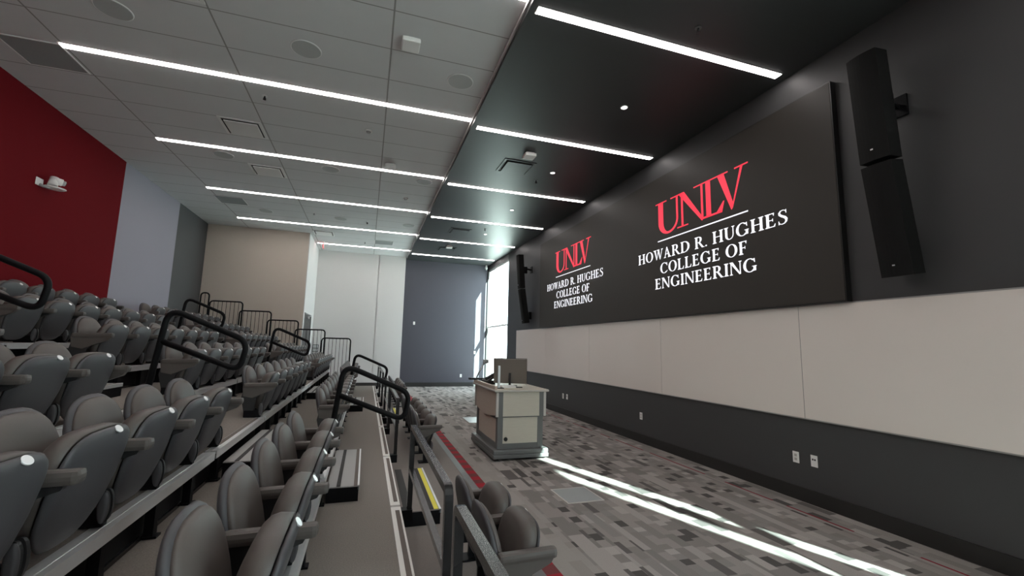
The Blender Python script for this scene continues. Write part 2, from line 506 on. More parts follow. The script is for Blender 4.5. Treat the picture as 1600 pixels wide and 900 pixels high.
# ------------------------------------------------------------ ceiling fittings
side3 = ['left', 'middle', 'right']
for j, y in enumerate([5.27, 9.03, 12.68]):
    for i, x in enumerate([-2.72, -.88, .95]):
        r = thing('ceiling_speaker', f'round grey flush ceiling speaker, {side3[i]} one in the {["nearest", "second", "farthest"][j]} row', 'ceiling speaker', (x, y, ZC), 'round ceiling speakers')
        bm = bmesh.new(); cyl(bm, (0, 0, -.004), (0, 0, 1), .155, .008, 40); obj('speaker_grille', bm, M['grille'], r)
        bm = bmesh.new(); tube(bm, [(math.cos(k * math.pi / 20) * .162, math.sin(k * math.pi / 20) * .162, -.002) for k in range(40)], .007, 6, closed=True)
        obj('trim_ring', bm, M['trim_white'], r)
def access_point(x, y, z, label):
    r = thing('wireless_access_point', label, 'access point', (x, y, z), 'white ceiling access points')
    boxo('housing', M['white_plastic'], r, -.10, .10, -.10, .10, -.075, -.020, bev=.014)
    boxo('mounting_plate', M['trim_white'], r, -.07, .07, -.07, .07, -.022, 0)
access_point(.27, 4.70, ZC, 'square white box on the pale ceiling nearest the camera')
access_point(.227, 8.36, ZC, 'square white box on the pale ceiling above the second long strip')
access_point(2.463, 6.757, ZD, 'square white box on the black ceiling beside the nearer black vent')
access_point(2.44, 14.35, ZD, 'square white box on the black ceiling near the far wall')
def vent(x, y, z, m, label, group, plate=True):
    r = thing('air_vent', label, 'air vent', (x, y, z), group)
    bm = bmesh.new()
    for a in (-1, 1):
        box(bm, a * .30, a * .262, -.30, .30, -.010, .004); box(bm, -.262, .262, a * .30, a * .262, -.010, .004)
    obj('vent_frame', bm, m, r)
    boxo('vent_throat', M['black_soft'], r, -.262, .262, -.262, .262, -.002, .003)
    boxo('vent_plate', m, r, -.226, .240, -.228, .228, -.026, -.010, bev=.004)
vent(-2.07, 4.56, ZC, M['trim_white'], 'square white plaque vent at the top edge, nearest the camera', 'white plaque vents')
vent(-2.09, 7.72, ZC, M['trim_white'], 'square white plaque vent between the two nearest long strips', 'white plaque vents')
vent(-2.09, 9.60, ZC, M['trim_white'], 'square white plaque vent beyond the second long strip', 'white plaque vents')
vent(-1.475, 14.62, ZC, M['trim_white'], 'square white plaque vent near the beige wall corner', 'white plaque vents')
vent(2.43, 7.38, ZD, M['dark_ceiling'], 'square black plaque vent in the black ceiling nearest the camera', 'black plaque vents')
vent(2.375, 12.33, ZD, M['dark_ceiling'], 'square black plaque vent in the middle of the black ceiling', 'black plaque vents')
vent(2.43, 14.85, ZD, M['dark_ceiling'], 'square black plaque vent in the black ceiling by the far white box', 'black plaque vents')
def ret_grille(x, y, lx, ly, label):
    r = thing('return_grille', label, 'air grille', (x, y, ZC), 'flat grey return grilles')
    boxo('grille_panel', M['grille2'], r, -lx, lx, -ly, ly, -.006, .003)
    bm = bmesh.new()
    for a in (-1, 1):
        box(bm, a * lx, a * (lx + .015), -ly - .015, ly + .015, -.010, .003); box(bm, -lx, lx, a * ly, a * (ly + .015), -.010, .003)
    obj('grille_frame', bm, M['trim_white'], r)
ret_grille(-3.93, 6.47, .29, .29, 'flat grey square grille in the ceiling beside the red wall')
ret_grille(-3.34, 12.02, .29, .29, 'flat grey square grille in the ceiling near the lavender wall')
ret_grille(.36, 15.2, .29, .29, 'flat grey grille in the ceiling before the white far wall')
def sprinkler(x, y, z, label, m='silver'):
    r = thing('sprinkler_head', label, 'sprinkler', (x, y, z), 'ceiling sprinklers')
    bm = bmesh.new(); cyl(bm, (0, 0, -.003), (0, 0, 1), .034, .006); obj('escutcheon', bm, M['trim_white'] if z == ZC else M['grey_trim'], r)
    bm = bmesh.new(); cyl(bm, (0, 0, -.02), (0, 0, 1), .010, .034, 10)
    tube(bm, [(.0, 0, -.02), (.014, 0, -.03), (.012, 0, -.046), (0, 0, -.05)], .004, 6); tube(bm, [(.0, 0, -.02), (-.014, 0, -.03), (-.012, 0, -.046), (0, 0, -.05)], .004, 6)
    cyl(bm, (0, 0, -.052), (0, 0, 1), .022, .004, 12); obj('nozzle', bm, M['rail'], r)
sprinkler(-1.56, 6.55, ZC, 'dark pendant sprinkler just beyond the nearest long strip')
sprinkler(-1.525, 12.4, ZC, 'small sprinkler in the far pale ceiling, left one')
sprinkler(-.18, 12.76, ZC, 'small sprinkler in the far pale ceiling, right one')
sprinkler(-.25, 15.4, ZC, 'small sprinkler before the white far wall')
sprinkler(3.05, 3.35, ZD, 'pendant sprinkler in the black ceiling nearest the camera')
sprinkler(3.02, 7.86, ZD, 'pendant sprinkler in the black ceiling beside the nearer vent')
sprinkler(3.01, 11.83, ZD, 'pendant sprinkler in the black ceiling near the third downlight')
sprinkler(3.03, 15.66, ZD, 'pendant sprinkler in the black ceiling near the far wall')
def detector(x, y, label):
    r = thing('ceiling_sensor', label, 'sensor', (x, y, ZC), 'white ceiling sensors')
    bm = bmesh.new(); cyl(bm, (0, 0, -.012), (0, 0, 1), .055, .024, 24, .055); obj('sensor_base', bm, M['white_plastic'], r)
    bm = bmesh.new(); cyl(bm, (0, 0, -.034), (0, 0, 1), .026, .022, 20, .04); obj('sensor_lens', bm, M['silver'], r)
detector(-.175, 7.09, 'round white sensor between the two nearest long strips')
detector(.672, 10.26, 'round white sensor beyond the second long strip by the black ceiling')
# security camera in the window corner
r = thing('security_camera', 'small white security camera above the far window corner', 'camera', (4.50, 17.28, 4.74))
bm = bmesh.new(); cyl(bm, (0, 0, .1), (0, 0, 1), .04, .12, 16); cyl(bm, (0, 0, .04), (0, 0, 1), .055, .05, 20); obj('camera_housing', bm, M['white_plastic'], r)
bm = bmesh.new(); bmesh.ops.create_uvsphere(bm, u_segments=16, v_segments=10, radius=.045)
for f in bm.faces: f.smooth = True
obj('camera_dome', bm, M['silver'], r)

# ------------------------------------------------------------ seating tiers
NOSE = {0: (1.24, .092), 1: (.336, .332)}
for k in range(2, 8): NOSE[k] = (-.973 - .74 * (k - 3), .812 + .24 * (k - 3))
Y0, Y1 = -.94, 14.245
MOD = [-1.79, .06, 1.92, 3.77, 5.40, 7.30, 9.10, 10.30, 12.2, 14.24]
ordt = {0: 'front floor level', 1: 'first', 2: 'second', 3: 'third', 4: 'fourth', 5: 'fifth', 6: 'sixth', 7: 'top'}
SUPY = {}
AISLES = [(3.93, 5.30), (8.90, 10.22)]
for k in range(0, 8):
    x, z = NOSE[k]
    xb = NOSE[k + 1][0] - .10 if k < 7 else XL + .02
    lab = {0: 'low grey front deck below the railing, beside the red carpet border',
           1: 'lowest brown carpeted tier with the pale nosing in front of the railing'}.get(k, f'brown carpeted seating tier carrying the {["", "", "second", "third", "fourth", "fifth", "sixth", "top"][k]} row of chairs')
    root = thing('seating_tier', lab, 'seating platform', (x, (Y0 + Y1) / 2, 0), 'stepped seating tiers')
    ox, oy = x, (Y0 + Y1) / 2
    def P(n, bm, m, par=None):
        bmesh.ops.translate(bm, vec=(-ox, -oy, 0), verts=bm.verts)
        return obj(n, bm, m, par or root)
    nw = .075
    bm = bmesh.new(); box(bm, xb, x - nw, Y0, Y1, z - .05, z - .001); P('deck', bm, M['tier_front'] if k == 0 else M['tier'])
    if k == 0:
        bm = bmesh.new(); box(bm, x - nw, x, Y0, Y1, z - .03, z); P('nosing', bm, M['grey_trim'])
        bm = bmesh.new(); box(bm, xb, x - .005, Y0, Y1, 0.0, z - .03); P('riser', bm, M['base'])
    else:
        bm = bmesh.new(); bi = bmesh.new()
        for a, b_ in zip(MOD[:-1], MOD[1:]):
            a = max(a, Y0); 
            if b_ - a < .1: continue
            box(bm, x - nw, x, a + .02, b_ - .02, z - .055, z)
            if k == 1: box(bi, x - .045, x - .014, a + .10, b_ - .10, z - .01, z + .0025)
            else: box(bm, x - .040, x - .030, a + .02, b_ - .02, z - .01, z + .002)
        if k > 1:
            for a, b_ in AISLES: box(bi, x - .067, x - .034, a + .06, b_ - .06, z - .01, z + .005)
        P('nosing', bm, M['alu_pale'] if k == 1 else M['alu']); P('nosing_insert', bi, M['rubber'])
        bm = bmesh.new(); box(bm, x - nw, x - .004, Y0, Y1, z - .05, z - .02); P('nosing_core', bm, M['rail'])
        zb = NOSE[k - 1][1]
        bm = bmesh.new(); box(bm, x - .10, x - .08, Y0, Y1, zb, z - .05); P('riser', bm, M['black'])
        bm = bmesh.new(); box(bm, x - .08, x - .066, Y0, Y1, zb + .0005, zb + .022); P('riser_trim', bm, M['rail'])
    if k >= 2:
        d0 = None
        ysup = sorted([yy for a in ([3.67 - .505 * i for i in range(7)], [5.57 + .505 * i for i in range(7)], [10.43 + .505 * i for i in range(8)]) for yy in [min(a) - .2525] + [v + .2525 for v in a]])
        for yy in ysup:
            if d0 is None:
                bm = bmesh.new(); zb = NOSE[k - 1][1]
                box(bm, x - .064, x - .02, oy - .024, oy + .024, zb + .012, z - .054); box(bm, x - .064, x - .002, oy - .03, oy + .03, zb + .001, zb + .012)
                o_ = P('support_bracket', bm, M['black']); d0 = o_
            else:
                o_ = d0.copy(); COL.objects.link(o_); o_.parent = root
            o_.location = (0, yy - oy, 0)
    SUPY[k] = root

# aisle steps
def step(k, a, label, yellow=False):
    x, z = NOSE[k + 1]; zb = NOSE[k][1]
    y0, y1 = a; y0 += .03; y1 -= .03
    xf = x + (.25 if not yellow else .36); xr = x + .002
    h = .12
    root = thing('aisle_step', label, 'step', ((x + xf) / 2, (y0 + y1) / 2, zb), 'half steps in the aisles')
    L = Vector(root.location)
    def P(n, m, *ar, par=None):
        bm = bmesh.new(); box(bm, *ar); bmesh.ops.translate(bm, vec=-L, verts=bm.verts); return obj(n, bm, m, par or root)
    P('step_box', M['black'], xr, xf - .004, y0, y1, zb, zb + h - .008)
    P('tread', M['tier_front'] if yellow else M['tread'], xr, xf, y0, y1, zb + h - .008, zb + h)
    t0, t1 = zb + h - .004, zb + h + .003
    if yellow:
        P('grip_strip', M['rubber_dk'], xf - .135, xf - .062, y0 + .01, y1 - .01, t0, t1)
        P('grip_strip', M['rubber_dk'], xf - .31, xf - .24, y0 + .01, y1 - .01, t0, t1)
        P('yellow_nosing', M['yellow'], xf - .058, xf - .02, y0 + .01, y1 - .01, t0, t1)
        P('edge_trim', M['alu'], xf - .016, xf + .002, y0, y1, zb + h - .03, t1)
    else:
        P('grip_strip', M['rubber_dk'], xf - .175, xf - .145, y0 + .01, y1 - .01, t0, t1)
        P('rubber_strip', M['rubber'], xf - .042, xf - .014, y0 + .005, y1 - .005, t0, t1)
        P('edge_trim', M['alu'], xf - .012, xf + .002, y0, y1, zb + h - .03, t1)
for ai, a in enumerate(AISLES):
    an = ['near', 'far'][ai]
    for k in range(0, 7):
        if k == 0: lab = f'black step with a yellow edge at the foot of the {an} aisle'
        else: lab = f'aluminium topped half step in the {an} aisle, {["", "lowest", "second", "third", "fourth", "fifth", "highest"][k]} going up'
        step(k, a, lab, k == 0)

# ------------------------------------------------------------ chairs
def basis(cx, cz, tilt):
    """local u=+Y width, v=up along the pad, w=facing +X; tilt leans the top towards +X"""
    s, c = math.sin(tilt), math.cos(tilt)
    return Matrix(((0, s, c, cx), (1, 0, 0, 0), (0, c, -s, cz), (0, 0, 0, 1)))
CH = {}
def chair_meshes():
    def me(n, bm, m):
        bmesh.ops.recalc_face_normals(bm, faces=bm.faces[:])
        d = bpy.data.meshes.new(n); bm.to_mesh(d); bm.free(); d.materials.append(m); CH[n] = d
    tb = -math.radians(13)
    bm = bmesh.new(); pad(bm, .224, .245, .022, .034, basis(-.205, .285, tb), n=2.7, taper=.20, pf=8, pb=5); me('back_shell', bm, M['shell'])
    bm = bmesh.new(); pad(bm, .210, .231, .042, .0, basis(-.192, .285, tb), n=2.7, taper=.20, pf=4); me('backrest', bm, M['cushion'])
    ts = math.radians(15)
    bm = bmesh.new(); pad(bm, .219, .215, .024, .012, basis(-.012, .238, ts), n=4.0, taper=.36, pf=7, pb=6); me('seat_shell', bm, M['shell'])
    bm = bmesh.new(); pad(bm, .214, .210, .0, .088, basis(-.020, .247, ts), n=3.8, taper=.32, pb=9); me('seat', bm, M['cushion'])
    B = basis(-.012, .238, ts)
    bm = bmesh.new()
    c = B @ Vector((.06, .2035, .0135)); nrm = (B.to_3x3() @ Vector((0, .80, .60))).normalized()
    cyl(bm, c, nrm, .0165, .006, 20)
    for v in bm.verts: v.co.y = c.y + (v.co.y - c.y) * 1.3
    me('number_tag', bm, M['tag'])
    # armrest pad
    bm = bmesh.new(); box(bm, -.215, .105, -.031, .031, .302, .352, bev=.019)
    for v in bm.verts:
        if v.co.x > .05: v.co.z += (v.co.x - .05) * .12
        v.co.x += 0
    me('armrest', bm, M['arm'])
    # bracket under the armrest, tapering to the stanchion
    prof = [(-.20, .318), (.07, .318), (.055, .292), (-.03, .262), (-.085, .20), (-.10, .06), (-.19, .06), (-.225, .2)]
    def plate(profile, half, y):
        b = bmesh.new()
        prism(b, profile, Matrix(((1, 0, 0, 0), (0, 0, -1, y + half), (0, 1, 0, 0), (0, 0, 0, 1))), 2 * half)
        return b
    me('arm_bracket', plate(prof, .014, 0), M['black_soft'])
    prof2 = [(-.22, .318), (.09, .318), (.07, .285), (-.05, .235), (-.12, .20), (-.205, .22)]
    me('end_panel', plate(prof2, .020, 0), M['arm'])
    # hinge discs
    bm = bmesh.new()
    for yy, rr, zz in ((-.016, .062, .09), (.010, .070, .085)):
        t = bmesh.new(); bmesh.ops.create_cone(t, cap_ends=True, segments=20, radius1=rr, radius2=rr * .92, depth=.02)
        bmesh.ops.transform(t, matrix=Matrix.Translation((-.035, yy, zz)) @ Matrix.Rotation(-math.pi / 2, 4, 'X') @ Matrix.Diagonal((.34, 1.0, 1, 1)), verts=t.verts)
        append(bm, t)
    me('hinge', bm, M['black_soft'])
    bm = bmesh.new(); pad(bm, .019, .064, .012, .012, Matrix(((1, 0, 0, -.03), (0, 0, -1, -.034), (0, 1, 0, .086), (0, 0, 0, 1))), n=2.2, taper=.1, seg=20, pf=6, pb=6)
    me('hinge_cover', bm, M['shell'])
    # stanchion and its bent foot that clamps the nosing
    bm = bmesh.new()
    box(bm, -.19, -.03, -.020, .020, .003, .075, bev=.006)
    me('stanchion', bm, M['black'])
    bm = bmesh.new(); box(bm, -.13, -.07, -.02, .02, -.105, .02); box(bm, -.19, -.01, -.06, .06, -.107, -.095); me('floor_leg', bm, M['black'])
    bm = bmesh.new(); box(bm, -.16, -.02, -.19, .17, .012, .03); me('seat_beam', bm, M['black_soft'])
chair_meshes()
CHROOT = None
def mk(n, parent, y=0.0, name=None):
    o = bpy.data.objects.new(name or n, CH[n]); COL.objects.link(o); o.parent = parent; o.location = (0, y, 0); return o
PITCHY = .505
def proto():
    r = thing('auditorium_chair', 'x', 'chair')
    mk('backrest', r); mk('back_shell', r)
    mk('seat', r); s = mk('seat_shell', r); mk('number_tag', s)
    a = mk('armrest', r, -PITCHY / 2); mk('arm_bracket', a)
    h = mk('hinge', r, -PITCHY / 2 + .0); mk('hinge_cover', h)
    mk('stanchion', r, -PITCHY / 2)
    return r
CHAIR = proto()
def in_view(p, margin):
    v = Vector(p) - CAM
    zc = v.dot(fw)
    if zc < .25: return False
    px = 800 + FPX * v.dot(r2) / zc; py = 450 - FPX * v.dot(u2) / zc
    return -margin < px < 1600 + margin and -margin < py < 900 + margin
rown = {0: 'front row', 2: 'second row up', 3: 'third row up', 4: 'fourth row up', 5: 'fifth row up', 6: 'sixth row up', 7: 'top row'}
ordc = ['first', 'second', 'third', 'fourth', 'fifth', 'sixth', 'seventh', 'eighth']
BLOCKS = [('nearest block', [3.67 - .505 * i for i in range(7)], -1), ('middle block', [5.57 + .505 * i for i in range(7)], 1),
          ('far block', [10.43 + .505 * i for i in range(8)], 1)]
def place(x, y, z, label, k, end_near, end_far):
    c = copy_tree(CHAIR)
    c.location = (x, y, z); c['label'] = label; c['category'] = 'chair'; c['group'] = 'tip-up chairs on the seating tiers'
    if k == 0:
        mk('floor_leg', c, -PITCHY / 2)
        if end_far: mk('floor_leg', c, PITCHY / 2)
    if end_near:
        for ch in c.children:
            if ch.name.startswith('armrest'):
                e = mk('end_panel', ch)
    if end_far:
        a = mk('armrest', c, PITCHY / 2); mk('end_panel', a); h = mk('hinge', c, PITCHY / 2); mk('hinge_cover', h); mk('stanchion', c, PITCHY / 2)
for k in (0, 2, 3, 4, 5, 6, 7):
    x, z = NOSE[k]
    if k == 0: x, z = .92, .20
    for bn, ysl, d in BLOCKS:
        n = len(ysl)
        if k == 0:
            ysl = {'nearest block': [3.05, 2.545], 'middle block': [6.25 + .505 * q for q in range(5)], 'far block': [11.5 + .505 * q for q in range(4)]}[bn]; n = len(ysl)
        for i, y in enumerate(ysl):
            if not in_view((x - .1, y, z + .3), 170): continue
            near_end = (d == 1 and i == 0) or (d == -1 and i == n - 1)
            far_end = (d == 1 and i == n - 1) or (d == -1 and i == 0)
            lab = f'grey tip-up chair, {ordc[i]} from the {"near" if bn != "far block" else "far"} aisle steps, {bn}, {rown[k]}'
            place(x, y, z, lab, k, near_end, far_end)

for o_ in [CHAIR] + list(CHAIR.children_recursive): bpy.data.objects.remove(o_)

# ------------------------------------------------------------ rails
def loop_rail(k, y, label):
    x, z = NOSE[k]
    root = thing('aisle_handrail', label, 'handrail', (x, y, z), 'black looped aisle handrails')
    bm = bmesh.new()
    pts = [(-.055, 0, .0), (.045, 0, .82), (.68, 0, .545), (.635, 0, .28), (.02, 0, .53)]
    tube(bm, round_path(pts, [0, .13, .10, .10, 0], 8), .0255, 12); obj('rail_tube', bm, M['black'], root)
    bm = bmesh.new(); box(bm, -.085, -.025, -.045, .045, -.0, .012); cyl(bm, (-.055, 0, .03), (0, 0, 1), .032, .05, 16); obj('base_flange', bm, M['black'], root)
for ai, y in enumerate((4.62, 9.40)):
    for k in (2, 4, 6):
        loop_rail(k, y, f'black looped handrail in the {["near", "far"][ai]} aisle, {["", "", "lowest", "", "middle", "", "highest"][k]} of three')

def guard(k, label, x0, x1, zt, zb, nb):
    root = thing('end_guard_rail', label, 'guard rail', ((x0 + x1) / 2, 14.27 + .046 * (k % 2), zb), 'barred end guard rails')
    h = (x1 - x0) / 2; H = zt - zb
    bm = bmesh.new()
    tube(bm, round_path([(-h, 0, 0), (-h, 0, H), (h, 0, H), (h, 0, 0)], .10, 6), .020, 10)
    tube(bm, [(-h, 0, .04), (h, 0, .04)], .014, 8)
    obj('rail_frame', bm, M['black'], root)
    for i in range(nb):
        xx = -h + 2 * h * (i + 1) / (nb + 1)
        bm = bmesh.new(); tube(bm, [(xx, 0, .04), (xx, 0, H - .01)], .0065, 6); obj('rail_bar', bm, M['black'], root)
for k in range(2, 7):
    x, z = NOSE[k]
    guard(k, f'black barred guard rail at the far end of the {["", "", "second", "third", "fourth", "fifth", "sixth"][k]} tier', x - 1.03, x - .22, z + 1.16, z, 7)
guard(7, 'narrow black guard rail against the grey wall at the far end of the top tier', -4.47, -4.27, NOSE[7][1] + 1.14, NOSE[7][1], 1)

# front railing frames along the first tier
FR = [(.21, 1.88, 'nearest'), (2.07, 3.73, 'second'), (5.48, 7.20, 'third'), (7.36, 8.86, 'fourth'), (10.32, 12.1, 'fifth'), (12.26, 14.2, 'farthest')]
XRL = .40
for a, b_, nm in FR:
    lab = f'low dark metal railing frame along the lowest tier, {nm} from the camera' if nm != 'nearest' else 'low dark metal railing frame along the lowest tier, nearest the camera'
    L = b_ - a
    root = thing('front_railing', lab, 'railing', (XRL, a, 0), 'low front railing frames')
    zt = .95
    bm = bmesh.new(); tube(bm, round_path([(0, .02, .32), (0, .02, zt), (0, L - .02, zt), (0, L - .02, .32)], .045, 4), .019, square=True, ref=(1, 0, 0)); obj('rail_frame', bm, M['rail'], root)
    bm = bmesh.new(); tube(bm, [(0, .04, .62), (0, L - .04, .62)], .017, square=True); obj('mid_rail', bm, M['rail'], root)
    for yy in (.02, L - .02):
        bm = bmesh.new(); box(bm, -.062, .022, yy - .04, yy + .04, .24, .326); obj('post_bracket', bm, M['black'], root)

# ------------------------------------------------------------ whiteboard
WBY0, WBY1, WBZ0, WBZ1 = 1.22, 13.60, .895, 2.115
root = thing('whiteboard', 'long pale whiteboard along the charcoal wall under the screen', 'whiteboard', (XR - .003, (WBY0 + WBY1) / 2, WBZ0))
oy = (WBY0 + WBY1) / 2
cuts = [WBY0, 3.705, 6.18, 8.66, 11.13, WBY1]
for a, b_ in zip(cuts[:-1], cuts[1:]):
    boxo('board_panel', M['board'], root, -.018, -.001, a - oy + .003, b_ - oy - .003, 0, WBZ1 - WBZ0)
bm = bmesh.new()
box(bm, -.020, 0, WBY0 - oy - .012, WBY1 - oy + .012, -.012, .0); box(bm, -.020, 0, WBY0 - oy - .012, WBY1 - oy + .012, WBZ1 - WBZ0, WBZ1 - WBZ0 + .012)
box(bm, -.020, 0, WBY0 - oy - .012, WBY0 - oy, 0, WBZ1 - WBZ0); box(bm, -.020, 0, WBY1 - oy, WBY1 - oy + .012, 0, WBZ1 - WBZ0)
obj('board_trim', bm, M['board_seam'], root)
boxo('board_backing', M['black_soft'], root, -.015, 0, WBY0 - oy, WBY1 - oy, .0, WBZ1 - WBZ0)

# ------------------------------------------------------------ big screen with lettering
XS = 4.562
SY0, SY1, SZ0, SZ1 = 3.125, 11.46, 2.128, 4.512
scr = thing('display_screen', 'huge dark wall screen showing two red and white university logos', 'screen', (XS, (SY0 + SY1) / 2, SZ0))
sy = (SY0 + SY1) / 2
boxo('screen_panel', M['screen'], scr, 0, .03, SY0 - sy + .012, SY1 - sy - .012, .012, SZ1 - SZ0 - .012)
bm = bmesh.new()
box(bm, .004, XR - XS, SY0 - sy, SY1 - sy, 0, .012); box(bm, .004, XR - XS, SY0 - sy, SY1 - sy, SZ1 - SZ0 - .012, SZ1 - SZ0)
box(bm, .004, XR - XS, SY0 - sy, SY0 - sy + .012, .012, SZ1 - SZ0 - .012); box(bm, .004, XR - XS, SY1 - sy - .012, SY1 - sy, .012, SZ1 - SZ0 - .012)
box(bm, .03, XR - XS, SY0 - sy + .012, SY1 - sy - .012, .012, SZ1 - SZ0 - .012)
obj('screen_frame', bm, M['screen_frame'], scr)

# --- serif alphabet: every glyph is a list of polygons, cap height 1
def G_rect(x0, x1, y0, y1): return [(x0, y0), (x1, y0), (x1, y1), (x0, y1)]
T, TH_, SH, SO = .15, .058, .040, .075
def serif(x0, x1, y, up):
    s = 1 if up else -1
    return [(x0 - SO, y), (x1 + SO, y), (x1 + SO, y + s * SH * .7), (x1, y + s * SH * 2.2), (x0, y + s * SH * 2.2), (x0 - SO, y + s * SH * .7)]
def stem(x0, x1, bot=True, top=True):
    L = [G_rect(x0, x1, 0, 1)]
    if bot: L.append(serif(x0, x1, 0, True))
    if top: L.append(serif(x0, x1, 1, False))
    return L
def arc(cx, cy, rx, ry, ix, iy, a0, a1, n=20, sx=0.0):
    """ring sector between an outer and an inner ellipse, as quads"""
    L = []
    for k in range(n):
        p = []
        for t in (a0 + (a1 - a0) * k / n, a0 + (a1 - a0) * (k + 1) / n):
            t = math.radians(t); p.append(((cx + rx * math.cos(t), cy + ry * math.sin(t)), (cx + sx + ix * math.cos(t), cy + iy * math.sin(t))))
        L.append([p[0][0], p[1][0], p[1][1], p[0][1]])
    return L
def diag(x0, x1, w, y0=0, y1=1): return [(x0, y0), (x0 + w, y0), (x1 + w, y1), (x1, y1)]
def stroke(pts, ws):
    L = []
    P = [Vector((*p, 0)) for p in pts]
    off = []
    for i, p in enumerate(P):
        d = (P[min(i + 1, len(P) - 1)] - P[max(i - 1, 0)]).normalized(); nn = Vector((-d.y, d.x, 0)) * ws[i] / 2
        off.append(((p + nn)[:2], (p - nn)[:2]))
    for a, b_ in zip(off[:-1], off[1:]): L.append([a[0], a[1], b_[1], b_[0]])
    return L
def glyph(c, T=T, t=TH_):
    if c == 'I': return stem(.08, .08 + T), T + .16
    if c == 'H': return stem(.08, .08 + T) + stem(.56, .56 + T) + [G_rect(.1, .6, .48, .48 + t)], .64 + T
    if c == 'E': return stem(.08, .08 + T) + [G_rect(.1, .52, 1 - t, 1), G_rect(.1, .44, .48, .48 + t), G_rect(.1, .54, 0, t),
        [(.52, 1), (.50, .80), (.475, .80), (.44, .95)], [(.575, .22), (.545, .22), (.47, .04), (.54, 0)], G_rect(.415, .445, .40, .62)], .62
    if c == 'F': return stem(.08, .08 + T) + [G_rect(.1, .52, 1 - t, 1), G_rect(.1, .43, .47, .47 + t), [(.53, 1), (.51, .78), (.485, .78), (.44, .95)], G_rect(.405, .435, .38, .61)], .56
    if c == 'L': return stem(.08, .08 + T) + [G_rect(.1, .52, 0, t), [(.58, .26), (.55, .26), (.45, .04), (.54, 0)]], .60
    if c == 'U': return stem(.07, .07 + T, bot=False)[1:] + stem(.58, .58 + t, bot=False)[1:] + [G_rect(.07, .07 + T, .35, 1), G_rect(.58, .58 + t, .35, 1)] + \
        arc(.35, .35, .28, .365, .28 - T, .365 - .065, 180, 270) + arc(.35, .35, .28, .365, .28 - t, .365 - .065, 270, 360), .72
    if c == 'N': return stem(.08, .08 + t)+ stem(.66, .66 + t, bot=False) + [[(.02, 1), (.02 + T * 1.35, 1), (.66 + t, .0), (.66 + t - T * .6, -.01)]], .80
    if c == 'V': return [[(.06, 1), (.06 + T * 1.12, 1), (.40, .13), (.355, -.02)], [(.355, -.02), (.40, .0), (.68, 1), (.68 - t, 1)],
        serif(.06, .06 + T, 1, False), serif(.63, .68, 1, False)], .74
    if c == 'A': return [[(.30, 1.02), (.345, .86), (.10 + t, 0), (.10, 0)], [(.30, 1.02), (.36, 1.02), (.66, 0), (.66 - T * 1.12, 0)], G_rect(.18, .52, .32, .32 + t),
        serif(.10, .10 + t, 0, True), serif(.66 - T, .66, 0, True)], .74
    if c == 'W': return [[(.05, 1), (.05 + T * 1.05, 1), (.325, .15), (.29, -.02)], [(.29, -.02), (.325, .02), (.50, .8), (.48, 1), (.46, .92)],
        [(.41, 1), (.41 + T * 1.05, 1), (.68, .15), (.64, -.02)], [(.64, -.02), (.68, .0), (.90, 1), (.90 - t, 1)],
        serif(.05, .05 + T, 1, False), serif(.41, .41 + T * .8, 1, False), serif(.86, .90, 1, False)], .96
    if c == 'O': return arc(.42, .5, .40, .52, .40 - T * 1.1, .52 - t * .9, 0, 360, 36), .84
    if c == 'C': return arc(.42, .5, .40, .52, .40 - T * 1.1, .52 - t * 1.0, 48, 312, 28) + [[(.69, .98), (.72, .98), (.735, .68), (.70, .68), (.62, .90)], [(.69, .10), (.74, .20), (.715, .24), (.62, .10)]], .78
    if c == 'G': return arc(.42, .5, .40, .52, .40 - T * 1.1, .52 - t * 1.0, 48, 315, 28) + [[(.69, .98), (.72, .98), (.735, .68), (.70, .68), (.62, .90)],
        G_rect(.63, .63 + T, .06, .42), [(.55, .42), (.83, .42), (.83, .395), (.63 + T, .36), (.63, .36), (.55, .395)]], .86
    if c == 'D': return stem(.08, .08 + T) + arc(.33, .5, .46, .5, .46 - T * 1.1, .5 - t, -90, 90, 24) + [G_rect(.1, .34, 0, t), G_rect(.1, .34, 1 - t, 1)], .84
    if c == 'R': return stem(.08, .08 + T) + arc(.33, .735, .25, .265, .25 - T, .265 - t, -90, 90, 18) + [G_rect(.1, .34, 1 - t, 1), G_rect(.1, .34, .47, .47 + t),
        [(.30, .49), (.44, .49), (.72, .03), (.72, 0), (.58, 0)], G_rect(.6, .79, 0, SH)], .76
    if c == 'S':
        pts = [(.46, .80), (.42, .93), (.30, .985), (.18, .95), (.11, .83), (.13, .70), (.24, .58), (.38, .47), (.46, .34), (.45, .17), (.36, .05), (.24, .015), (.12, .06), (.07, .20)]
        ws = [.03, .05, .055, .07, .10, .125, .14, .145, .13, .10, .07, .055, .05, .03]
        return stroke(pts, ws) + [G_rect(.445, .475, .74, 1.0), G_rect(.055, .085, 0, .27)], .54
    if c == '.': return [[(.06 + .065 * math.cos(k * math.pi / 6) + .03, .06 + .065 * math.sin(k * math.pi / 6)) for k in range(12)]], .2
    return [], .32

